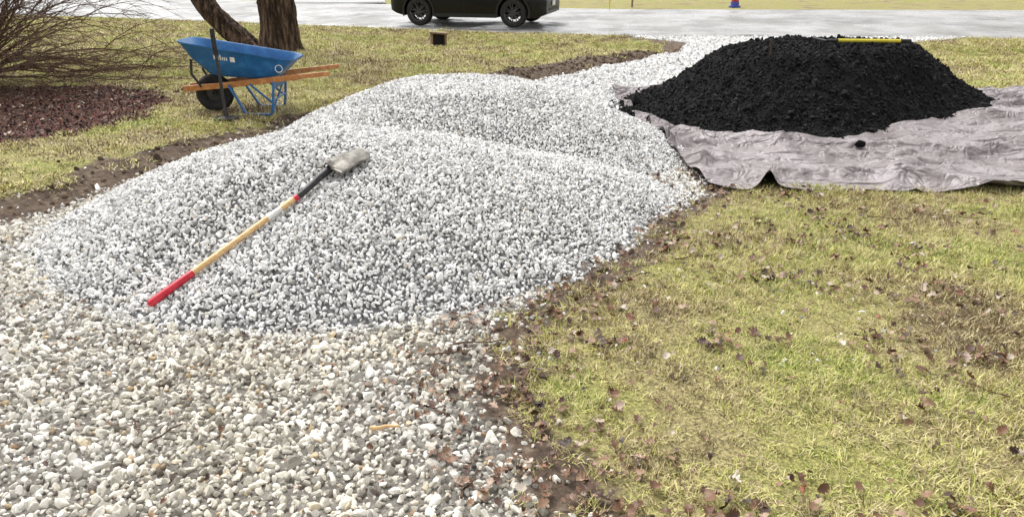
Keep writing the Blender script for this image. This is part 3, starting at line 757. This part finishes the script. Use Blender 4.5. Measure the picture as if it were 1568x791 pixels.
for x,zt,wb,wt in gs:
    zt=max(zt,1.17)
    half=[(wb,1.12),(wt+.03,zt-.09 if zt>1.3 else 1.15),(wt-.03,zt-.02),(wt-.14,zt),(0,zt+.015)]
    sec=[(-a,b) for a,b in half]+[(a,b) for a,b in half[::-1]][1:]; ng=len(sec); V+=[(x,a,b) for a,b in sec]
for i in range(len(gs)-1):
    for k in range(ng-1): F.append((i*ng+k,i*ng+k+1,(i+1)*ng+k+1,(i+1)*ng+k))
F.append(tuple(range(ng))); F.append(tuple((len(gs)-1)*ng+k for k in range(ng))[::-1])
pyobj('greenhouse',V,F,m_carpaint,CAR,True,32)
for sy in (-1,1):
    for (xa,xb,xc_,xd) in ((.98,.02,.02,.42),(-.04,-.98,-.98,-.04),(-1.04,-2.0,-1.86,-1.04)):
        zt=1.60; V=[(xa,sy*.838,1.19),(xb,sy*.838,1.19),(xc_,sy*.728,zt-.02),(xd,sy*.728,zt-.05)]
        pyobj('side_window',V,[(0,1,2,3)],m_glass,CAR,False)
    box('door_mirror',(.85,sy*1.0,1.16),(.14,.2,.15),m_carpaint,CAR,.04)
    for xh in (.15,-.85): box('door_handle',(xh,sy*.962,.98),(.16,.025,.03),m_carpaint,CAR,.008)
    for xs_ in (1.02,.03,-.93): box('door_seam',(xs_,sy*.966,.66),(.008,.006,.70),m_trim,CAR,0)
    box('sill_trim',(.04,sy*.955,.32),(1.96,.05,.11),m_trim,CAR,.02)
    box('headlamp',(2.20,sy*.74,.90),(.30,.26,.11),m_lamp,CAR,.03,Matrix.Rotation(sy*rad(-28),3,'Z'))
    box('fog_lamp',(2.36,sy*.62,.50),(.08,.16,.06),m_lamp,CAR,.02)
    box('tail_lamp',(-2.25,sy*.78,1.02),(.22,.24,.14),m_redl,CAR,.03)
    for xc in (xf,xrw):
        V=[];F=[]
        for i in range(25):
            a=math.pi*(i/24)*1.16-.25
            for r_,yy in ((AR-.01,.955),(AR+.045,.972),(AR+.045,.93)): V.append((xc+r_*math.cos(a),sy*(yy-.0*r_),.40+r_*math.sin(a)))
        for i in range(24): b=3*i; F+=[(b,b+1,b+4,b+3),(b+1,b+2,b+5,b+4)]
        pyobj('arch_trim',V,F,m_trim,CAR)
        y0=sy*.84; w=.12
        revolve('tire',[(.265,-w),(.31,-w-.012),(.36,-w-.004),(.388,-w+.03),(.395,-.05),(.395,.05),(.388,w-.03),(.36,w+.004),(.31,w+.012),(.265,w)],m_rubber,CAR,(xc,y0,.395),48)
        revolve('rim_barrel',[(.268,-w),(.262,-w+.01),(.24,-w+.03),(.235,0),(.24,w-.03),(.268,w)],m_rim,CAR,(xc,y0,.395),48)
        revolve('brake_disc',[(0,-.02),(.17,-.02),(.17,.02),(0,.02)],m_trim,CAR,(xc,y0,.395),32)
        V=[];F=[]
        for s in range(7):
            for dlt in (-.13,.13):
                a=2*math.pi*s/7; pts=[(.05,a+dlt*.5),(.15,a+dlt*1.1),(.262,a+dlt*1.3)]
                tube(V,F,[(xc+r_*math.cos(q),y0+sy*(w-.025-.02*(.262-r_)),.395+r_*math.sin(q)) for r_,q in pts],[.019,.013,.015],6)
        pyobj('spokes',V,F,m_rim,CAR)
        revolve('hub',[(0,-.03),(.05,-.03),(.062,0),(.05,.03),(0,.03)],m_rim,CAR,(xc,y0+sy*(w-.04),.395),20)
V=[(1.10,-.72,1.20),(1.10,.72,1.20),(.42,.62,1.60),(.42,-.62,1.60)]
pyobj('windshield',[(a+.03,b,c_+.025) for a,b,c_ in V],[(0,1,2,3)],m_glass,CAR,False)
box('underbody',(0,0,.42),(4.3,1.35,.28),m_trim,CAR,.05)
box('grille',(2.375,0,.82),(.05,1.02,.12),m_trim,CAR,.02)
for i in range(7): box('grille_slot',(2.402,-.42+.14*i,.82),(.02,.09,.09),m_rim,CAR,.01)
box('lower_intake',(2.40,0,.47),(.06,1.0,.12),m_trim,CAR,.03)
box('license_plate',(2.44,0,.62),(.01,.30,.13),m_white,CAR,.003)
for sy in (-1,1): tube_obj('roof_rail',[(.1,sy*.66,1.73),(0,sy*.66,1.77),(-1.7,sy*.65,1.78),(-1.8,sy*.65,1.74)],.015,m_trim,CAR,8)

# ------------------------------------------------------------ small roadside things
def gl(x,y): return float(gz(x,y))
yy=28.4; HX=8.1
hz=gl(HX,yy)
m_hr=wornmat('hydrant_red',(.42,.03,.04),(.50,.05,.06),.5,10); m_hb=wornmat('hydrant_blue',(.05,.07,.36),(.08,.10,.44),.5,10)
HY=empty('fire_hydrant',(HX,yy,hz))
revolve('base_flange',[(0,0),(.21,0),(.21,.06),(.15,.07),(.145,.20)],m_hb,HY,(0,0,0),24,'Z')
revolve('barrel',[(.13,.19),(.125,.45),(.15,.47),(.15,.52),(.11,.54)],m_hr,HY,(0,0,0),24,'Z')
revolve('bonnet',[(.12,.53),(.10,.62),(.05,.68),(.03,.69),(.03,.74),(0,.74)],m_hb,HY,(0,0,0),24,'Z')
for s in (-1,1): tube_obj('hose_nozzle',[(s*.08,0,.38),(s*.18,0,.38),(s*.19,0,.38)],[.05,.05,.06],m_hb,HY,14)
mst=wornmat('weathered_post',(.20,.13,.08),(.30,.21,.13),.8,20)
x_=4.4;tube_obj('wooden_post',[(x_,28.6,gl(x_,28.6)-.1),(x_,28.6,gl(x_,28.6)+1.1)],.035,mst,None,10)
x_=3.5;tube_obj('yellow_marker_stake',[(x_,28,gl(x_,28)-.1),(x_,28,gl(x_,28)+.9)],.022,m_yellow,None,10)
DX,DY=-1.62,16.9; dz=gl(DX,DY)
DB=empty('wooden_drain_box',(DX,DY,dz),(0,0,.25))
for s in (-1,1): box('side',(s*.15,0,.13),(.04,.22,.30),mst,DB,.006)
box('lid',(0,-.01,.295),(.40,.28,.035),mst,DB,.006,Matrix.Rotation(rad(5),3,'Y'))
box('back',(0,.11,.14),(.28,.03,.28),m_trim,DB,.004)

# ------------------------------------------------------------ light, world, camera
w=bpy.data.worlds.new('World'); scene.world=w; w.use_nodes=True; nt=w.node_tree
bg=nt.nodes['Background']; sky=nt.nodes.new('ShaderNodeTexSky'); sky.sky_type='NISHITA'; sky.sun_disc=False
EL,AZ=rad(58),rad(-35)
sky.sun_elevation=EL; sky.sun_rotation=AZ; sky.air_density=1; sky.dust_density=4; sky.ozone_density=1
hs=nt.nodes.new('ShaderNodeHueSaturation'); hs.inputs['Saturation'].default_value=.07; hs.inputs['Value'].default_value=1.85
nt.links.new(sky.outputs[0],hs.inputs['Color']); nt.links.new(hs.outputs[0],bg.inputs[0]); bg.inputs[1].default_value=.15
sl=bpy.data.lights.new('sun','SUN'); sl.energy=1.5; sl.angle=rad(14); sl.color=(1,.985,.96)
so=link(bpy.data.objects.new('sun',sl))
dirv=Vector((math.sin(AZ)*math.cos(EL),math.cos(AZ)*math.cos(EL),math.sin(EL)))
so.rotation_euler=dirv.to_track_quat('Z','Y').to_euler(); so.location=dirv*30
cam=bpy.data.cameras.new('camera'); cam.lens=26; cam.sensor_width=36; cam.clip_end=1500; cam.clip_start=.05
co=link(bpy.data.objects.new('camera',cam)); co.location=(0,0,1.6); co.rotation_euler=(rad(90-21.2),0,0)
scene.camera=co
scene.view_settings.view_transform='Standard'; scene.view_settings.look='None'; scene.view_settings.exposure=0
